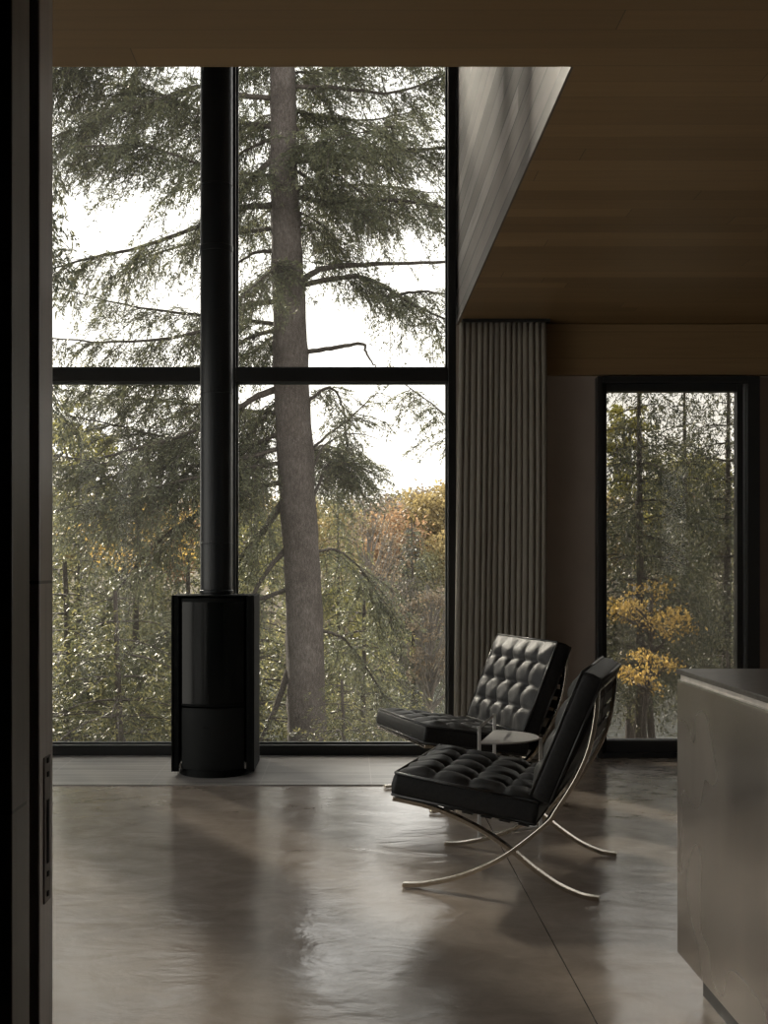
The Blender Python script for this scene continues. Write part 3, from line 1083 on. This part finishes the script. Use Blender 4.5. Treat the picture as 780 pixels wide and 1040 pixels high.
for pth, dy, rpx, fol, sl in LIMBS:
    n = len(pth)
    w3 = catmull([tuple(P(x, y, HY + dy * (i / (n - 1)))) for i, (x, y) in enumerate(pth)], 6)
    w3 = [v + Vector(rng.normal(0, .005, 3)) if 1 < i < len(w3) else v for i, v in enumerate(w3)]
    # keep the butt inside the trunk
    lead = w3[0] + (w3[0] - w3[1]).normalized() * .12
    rp = rel([lead] + w3)
    r = rpx / F_PX * HY / 2
    acc = Acc()
    acc.add(*tube_np(rp, r * 1.25, r * .25, 7, .05, rng))
    fa = Acc()
    if fol > 0:
        B, tw = spray(rp, rng, t0=.08 if fol > .5 else .35, step=.021, slen=sl, tstep=.042, tlen=.20, bstep=.0135, bl=.055, bw=.013, droop=.45, sag=.30, dens=min(1, fol))
        acc.add(*twig_mesh(tw, .0055, .003))
        fa.quads(B)
    br = acc.mesh('branch', M['limb'], hem, True)
    if fa.v: fa.mesh('foliage', M['needle'], br)


# ------------------------------------------------------------------ evergreens and autumn trees beyond
def conifer_meshes(seed, H, R0, mat, step=.30, first=.06, bl=.085, bw=.025, dens=1.0, sl=.6, step2=.075, tst=.08, tlen=.26, bst=.028):
    r = np.random.default_rng(seed)
    tr_, fo = Acc(), Acc()
    k = 14
    ax_ = np.stack([.05 * np.sin(np.linspace(0, 3, k) + seed), .05 * np.cos(np.linspace(0, 2.4, k) + seed), np.linspace(-.6, H, k)], -1)
    tr_.add(*tube_np(ax_, H * .014, .015, 8))
    z = first * H
    while z < H * .985:
        q = z / H
        Lm = R0 * (1 - q) ** .75 * (.55 + .45 * min(1, q / .15)) + .12
        nb = 6 if q < .8 else 4
        a0 = r.random() * 6.28
        for b in range(nb):
            a = a0 + b * 6.283 / nb + r.normal(0, .25)
            L = Lm * r.uniform(.6, 1.15)
            u = np.array([math.cos(a), math.sin(a), 0])
            ts = np.linspace(0, 1, 6)[:, None]
            lift, dr_ = r.uniform(.05, .3), r.uniform(.35, .7)
            path = np.array([0, 0, z]) + u * L * ts + np.array([0, 0, 1]) * (lift * L * ts - dr_ * L * ts ** 2)
            tr_.add(*tube_np(path, .008 + .006 * L, .003, 5))
            B, tw = spray(path, r, t0=.10, step=step2, slen=sl * (.5 + .25 * L), tstep=tst, tlen=tlen, bstep=bst, bl=bl, bw=bw, droop=.4, sag=.35, dens=dens)
            fo.quads(B)
        z += step * r.uniform(.75, 1.25)
    return tr_, fo


def bake(acc, name, mat):
    o = acc.mesh(name, mat)
    me = o.data
    bpy.data.objects.remove(o)
    return me


CT = {}
for key, args in {
    'fir': dict(seed=3, H=9.0, R0=2.3, mat=M['needle_b']),
    'hem': dict(seed=5, H=10.0, R0=2.9, mat=M['needle_b'], step=.34),
    'dark': dict(seed=8, H=11.0, R0=3.0, mat=M['needle_c'], step=.36, first=.40),
    'small': dict(seed=21, H=3.6, R0=1.5, mat=M['needle_b'], step=.22, first=.02, bl=.05, bw=.014, sl=.5, step2=.05, tst=.055, tlen=.2, bst=.02),
}.items():
    a, f = conifer_meshes(**args)
    CT[key] = (bake(a, 'trunk', M['limb']), bake(f, 'foliage', args['mat']), args['H'])


def evergreen(kind, x, Y, top_y, label, rz=0.0, wide=1.0, mat=None, group=None):
    X = (x - CX) / F_PX * Y
    z0 = float(ground_z(X, Y)) - .1
    ztop = EYE - (top_y - CY) / F_PX * Y
    tm, fm, H = CT[kind]
    s = (ztop - z0) / H
    root = empty('evergreen_tree', (X, Y, z0), rz)
    root.scale = (s * wide, s * wide, s)
    link('trunk', tm, root)
    o = link('foliage', fm, root)
    if mat:
        o.material_slots[0].link = 'OBJECT'
        o.material_slots[0].material = mat
    return tag(root, label, 'tree', group)


def broadleaf(x, Y, top_y, low_y, wpx, mat, label, seed, leaf=.11, clumps=70, per=70, name='maple_tree', group=None, bare=0):
    r = np.random.default_rng(seed)
    X = (x - CX) / F_PX * Y
    z0 = float(ground_z(X, Y)) - .1
    zt, zl = EYE - (top_y - CY) / F_PX * Y - z0, EYE - (low_y - CY) / F_PX * Y - z0
    rx = wpx / F_PX * Y / 2
    cz, rz_ = (zt + zl) / 2, (zt - zl) / 2
    root = empty(name, (X, Y, z0))
    B, cl = clump_crown(r, (0, 0, cz), (rx * .9, rx * .9, rz_ * .9), clumps, per, rx * .14, leaf)
    acc = Acc()
    acc.add(*tube_np([(0, 0, -.3), (.05, .03, cz * .4), (-.04, .05, cz * .75), (0, 0, cz + rz_ * .5)], max(.05, .018 * zt), .02, 8))
    for c in cl[:: 2 if not bare else 1]:
        base = np.array([0, 0, max(zl * .8, c[2] - rz_ * .7)])
        m = (base + c) / 2 + r.normal(0, .06 * rx, 3) + np.array([0, 0, -.08 * rz_])
        acc.add(*tube_np([base, m, c], .012 * zt ** .5 + .006, .006, 5))
        if bare:
            for _ in range(bare):
                e = c + r.normal(0, .22 * rx, 3) + np.array([0, 0, .2 * rx])
                acc.add(*tube_np([m * .4 + c * .6, (c + e) / 2 + r.normal(0, .03 * rx, 3), e], .012, .004, 4))
    acc.mesh('trunk', M['greytwig'] if bare else M['limb'], root, True)
    fa = Acc()
    fa.quads(B)
    fa.mesh('foliage', mat, root)
    return tag(root, label, 'tree', group)


# slope below the house, left part of the tall window
evergreen('hem', 80, 21, 438, 'bushy evergreen at the left edge of the tall window, lower pane', .4)
evergreen('fir', 20, 26, 400, 'evergreen beyond the jamb, partly cut off at the left of the tall window', 1.3)
evergreen('fir', 190, 25, 462, 'evergreen directly behind the black stove flue', 2.2)
evergreen('hem', 262, 28, 430, 'evergreen seen between flue and hemlock trunk', 3.4, 1.1)
evergreen('dark', 130, 31, 470, 'dark evergreen between the yellow maple and the left jamb', 5.1)
evergreen('small', 120, 13.5, 600, 'low evergreen bush just outside the lower left pane', 1.1, 1.5)
evergreen('small', 60, 15, 570, 'young evergreen outside the bottom left corner of the tall window', 2.6, 1.5)
evergreen('small', 205, 14.5, 640, 'low evergreen bush hidden mostly behind the stove', .2, 1.4)
evergreen('small', 258, 18.5, 600, 'young evergreen at the left foot of the hemlock trunk', 4.0, 1.3)
# right of the trunk
evergreen('hem', 345, 26, 474, 'drooping evergreen right of the hemlock trunk with its top against the sky', 2.9, .75)
evergreen('small', 365, 19, 590, 'young evergreen just right of the hemlock trunk', 3.3, 1.15)
evergreen('small', 392, 22, 668, 'low evergreen behind the seat of the far lounge chair', 5.6, 1.2)
evergreen('small', 345, 14.5, 690, 'small evergreen under the hemlock trunk, right side', 1.9, 1.3)
broadleaf(374, 37, 492, 670, 84, M['brown'], 'brown-leaved slender tree right of the drooping evergreen', 31, .085, 70, 55, bare=2)
broadleaf(437, 34, 580, 705, 70, M['brown'], 'brown russet thicket tree beside the tall window right edge', 32, .075, 60, 40, bare=2)
broadleaf(408, 39, 565, 680, 58, M['mauve'], 'leafless grey-twigged tree before the dark far conifer', 33, .06, 30, 14, bare=4)
evergreen('fir', 419, 39, 528, 'dark narrow conifer right of the brown-leaved tree, below the bright sky', 2.0, .9, M['needle_c'])
# autumn trees at left
broadleaf(140, 17.0, 488, 586, 130, M['yellow'], 'bright yellow maple glowing behind the left lower pane', 41, .045, 34, 42)
broadleaf(80, 29, 400, 560, 85, M['yellowgreen'], 'yellow-green leaved tree high at the left of the lower pane', 42, .11, 60, 70)
broadleaf(245, 38, 470, 620, 70, M['yellowgreen'], 'yellow-green tree between flue and hemlock trunk', 43, .12, 55, 60)
broadleaf(150, 24, 620, 740, 80, M['olive'], 'olive leaved shrub low in the left pane', 44, .08, 55, 70)
broadleaf(345, 33, 560, 700, 60, M['yellowgreen'], 'yellow-green sapling just right of the hemlock trunk', 45, .10, 45, 60)
# outside the patio door
evergreen('dark', 648, 17.5, 310, 'dark evergreen filling the left half of the patio door view', .9, .95)
evergreen('dark', 694, 24, 335, 'tall evergreen at the middle of the patio door, behind the darker two', 1.0, .9, M['needle_c'])
evergreen('dark', 738, 19, 300, 'dark evergreen at the right side of the patio door view', 3.0, .8)
evergreen('small', 735, 14.5, 660, 'low evergreen behind the kitchen island corner', 2.0, 1.2, M['needle_c'])
broadleaf(662, 16.6, 588, 650, 104, M['yellow'], 'golden maple seen low through the patio door', 51, .05, 22, 58)
broadleaf(658, 15.6, 660, 706, 84, M['yellow'], 'lower yellow shrub seen through the patio door above the lake', 52, .045, 15, 52)
broadleaf(700, 33, 455, 545, 110, M['yellowgreen'], 'yellow-green tree high in the patio door view', 53, .13, 55, 60)
broadleaf(640, 30, 400, 520, 60, M['yellowgreen'], 'yellow-green crown at the upper left of the patio door', 54, .12, 40, 60)

# unseen trees added left of the house to filter sun through the side glazing
for x, y, k, tz, lb in ((-9.5, 15.0, 'dark', 8.0, 'added unseen dark evergreen left of the house, filtering the sun near the hemlock'), (-12.5, 12.0, 'hem', 7.5, 'added unseen tall evergreen outside the side glazing, filtering the sun'),
                        (-6.8, 11.6, 'fir', 8.5, 'added unseen evergreen nearest the side glazing, filtering the sun'), (-14.0, 18.5, 'dark', 9.5, 'added unseen tallest dark evergreen left of the house, filtering the sun')):
    evergreen(k, CX + F_PX * x / y, y, CY - (tz - EYE) * F_PX / y, lb, x)

evergreen('dark', CX + F_PX * -4.7 / 14.6, 14.6, CY - (13.5 - EYE) * F_PX / 14.6, 'evergreen added to block the sun, its boughs reaching in at the upper left of the tall window', .7, .60)  # added left of the view to block the sun; only boughs show

# far shore, trees in a band across the lake
far_templates = {}
rf = np.random.default_rng(77)
for key, mat in (('gold', 'gold'), ('orange', 'orange'), ('olive', 'olive'), ('mauve', 'mauve')):
    B, cl = clump_crown(rf, (0, 0, 8.5), (3.6, 3.6, 5.0), 120, 26, .75, .46)
    fa, ta = Acc(), Acc()
    fa.quads(B)
    ta.add(*tube_np([(0, 0, -1), (.1, 0, 4), (0, .1, 11)], .28, .05, 7))
    for c in cl[::6]: ta.add(*tube_np([(0, 0, c[2] * .6), c], .08, .03, 4))
    far_templates[key] = (bake(ta, 'trunk', M['greytwig']), bake(fa, 'foliage', M[mat]), 13.6)
a, f = conifer_meshes(seed=15, H=14.0, R0=3.6, mat=None, step=.75, bl=.4, bw=.16, sl=1.1, step2=.3, tst=.3, tlen=.6, bst=.25)
far_templates['spruce'] = (bake(a, 'trunk', M['limb']), bake(f, 'foliage', M['needle_d']), 14.0)
WORDS = {'gold': 'golden autumn tree in the treeline across the lake', 'orange': 'orange autumn tree in the treeline across the lake',
         'olive': 'olive green tree in the treeline across the lake', 'mauve': 'brownish leafless tree in the treeline across the lake',
         'spruce': 'dark spruce in the treeline across the lake'}
SHORE = [  # x, top_y, kind, depth, width factor
    (332, 505, 'olive', 128, 1), (352, 512, 'gold', 120, 1), (368, 502, 'mauve', 126, 1.1), (386, 496, 'mauve', 124, 1.1), (398, 512, 'orange', 116, 1.0),
    (404, 498, 'olive', 134, 1), (418, 496, 'gold', 130, 1.1), (430, 500, 'gold', 122, 1), (441, 492, 'mauve', 128, 1.0), (452, 490, 'gold', 124, 1.1),
    (464, 486, 'gold', 130, 1.2), (418, 532, 'spruce', 113, 1.15), (395, 545, 'spruce', 112, .9), (446, 540, 'gold', 114, 1), (372, 548, 'orange', 113, .9),
    (436, 560, 'olive', 112, .8), (355, 555, 'olive', 113, .9), (480, 490, 'olive', 126, 1.1), (310, 505, 'gold', 126, 1.1), (288, 510, 'olive', 124, 1.1),
    (262, 500, 'gold', 128, 1.1), (236, 505, 'mauve', 126, 1.1), (210, 500, 'gold', 130, 1.2), (180, 508, 'orange', 124, 1.1), (150, 500, 'gold', 128, 1.2),
    (120, 505, 'olive', 126, 1.1), (90, 500, 'gold', 128, 1.1), (60, 505, 'gold', 126, 1.2), (30, 500, 'olive', 128, 1.2),
    (600, 495, 'gold', 126, 1.1), (628, 500, 'gold', 124, 1.1), (655, 492, 'mauve', 128, 1.2), (682, 498, 'gold', 124, 1.1), (708, 490, 'orange', 128, 1.2),
    (735, 496, 'mauve', 124, 1.1), (760, 490, 'gold', 128, 1.2), (785, 495, 'olive', 126, 1.1)]
for i, (x, ty, kind, Y, wd) in enumerate(SHORE):
    X = (x - CX) / F_PX * Y
    z0 = float(ground_z(X, Y)) - .2
    tm, fm, H = far_templates[kind]
    s = (EYE - (ty - CY) / F_PX * Y - z0) / H
    root = empty('shore_tree', (X, Y, z0), i * 1.7)
    root.scale = (s * wd, s * wd, s)
    link('trunk', tm, root)
    link('foliage', fm, root)
    tag(root, WORDS[kind], 'tree', 'far shore ' + kind.replace('mauve', 'leafless').replace('spruce', 'spruces') + ' trees')

# ------------------------------------------------------------------ light
w = bpy.data.worlds.new('sky')
bpy.context.scene.world = w
w.use_nodes = True
nt = w.node_tree
nt.nodes.clear()
out = nt.nodes.new('ShaderNodeOutputWorld')
bg = nt.nodes.new('ShaderNodeBackground')
tc = nt.nodes.new('ShaderNodeTexCoord')
sp = nt.nodes.new('ShaderNodeSeparateXYZ')
rp_ = nt.nodes.new('ShaderNodeValToRGB')
nt.links.new(tc.outputs['Generated'], sp.inputs[0])
nt.links.new(sp.outputs[2], rp_.inputs[0])
rp_.color_ramp.elements[0].position = 0
rp_.color_ramp.elements[0].color = (.93, .87, .80, 1)
rp_.color_ramp.elements[1].position = .6
rp_.color_ramp.elements[1].color = (.86, .85, .85, 1)
nt.links.new(rp_.outputs[0], bg.inputs[0])
bg.inputs[1].default_value = 2.3
nt.links.new(bg.outputs[0], out.inputs[0])

sun = bpy.data.lights.new('sun', 'SUN')
sun.energy = 11.0
sun.angle = R(3.5)
sun.color = (1.0, .90, .76)
so = bpy.data.objects.new('sun', sun)
C.objects.link(so)
az, el = R(29), R(27)
to_sun = Vector((-math.sin(az) * math.cos(el), math.cos(az) * math.cos(el), math.sin(el)))
so.rotation_euler = to_sun.to_track_quat('Z', 'Y').to_euler()
so.location = (-6, 12, 9)

# ------------------------------------------------------------------ camera
cam = bpy.data.cameras.new('camera')
co = bpy.data.objects.new('camera', cam)
C.objects.link(co)
co.location = (0, 0, EYE)
co.rotation_euler = (R(90), 0, 0)
cam.sensor_fit = 'VERTICAL'
cam.sensor_height = 36
cam.lens = 36 * F_PX / 1040
cam.shift_x = (390 - CX) / 1040
cam.shift_y = (CY - 520) / 1040
cam.clip_start = .05
cam.clip_end = 500
sc = bpy.context.scene
sc.camera = co
sc.view_settings.view_transform = 'Standard'
sc.view_settings.look = 'None'
sc.view_settings.gamma = 1
sc.view_settings.use_curve_mapping = False
sc.view_settings.exposure = 0.2
sc.cycles.max_bounces = 14
sc.cycles.transparent_max_bounces = 24
sc.cycles.diffuse_bounces = 8
sc.cycles.glossy_bounces = 6
sc.cycles.sample_clamp_indirect = 6.0
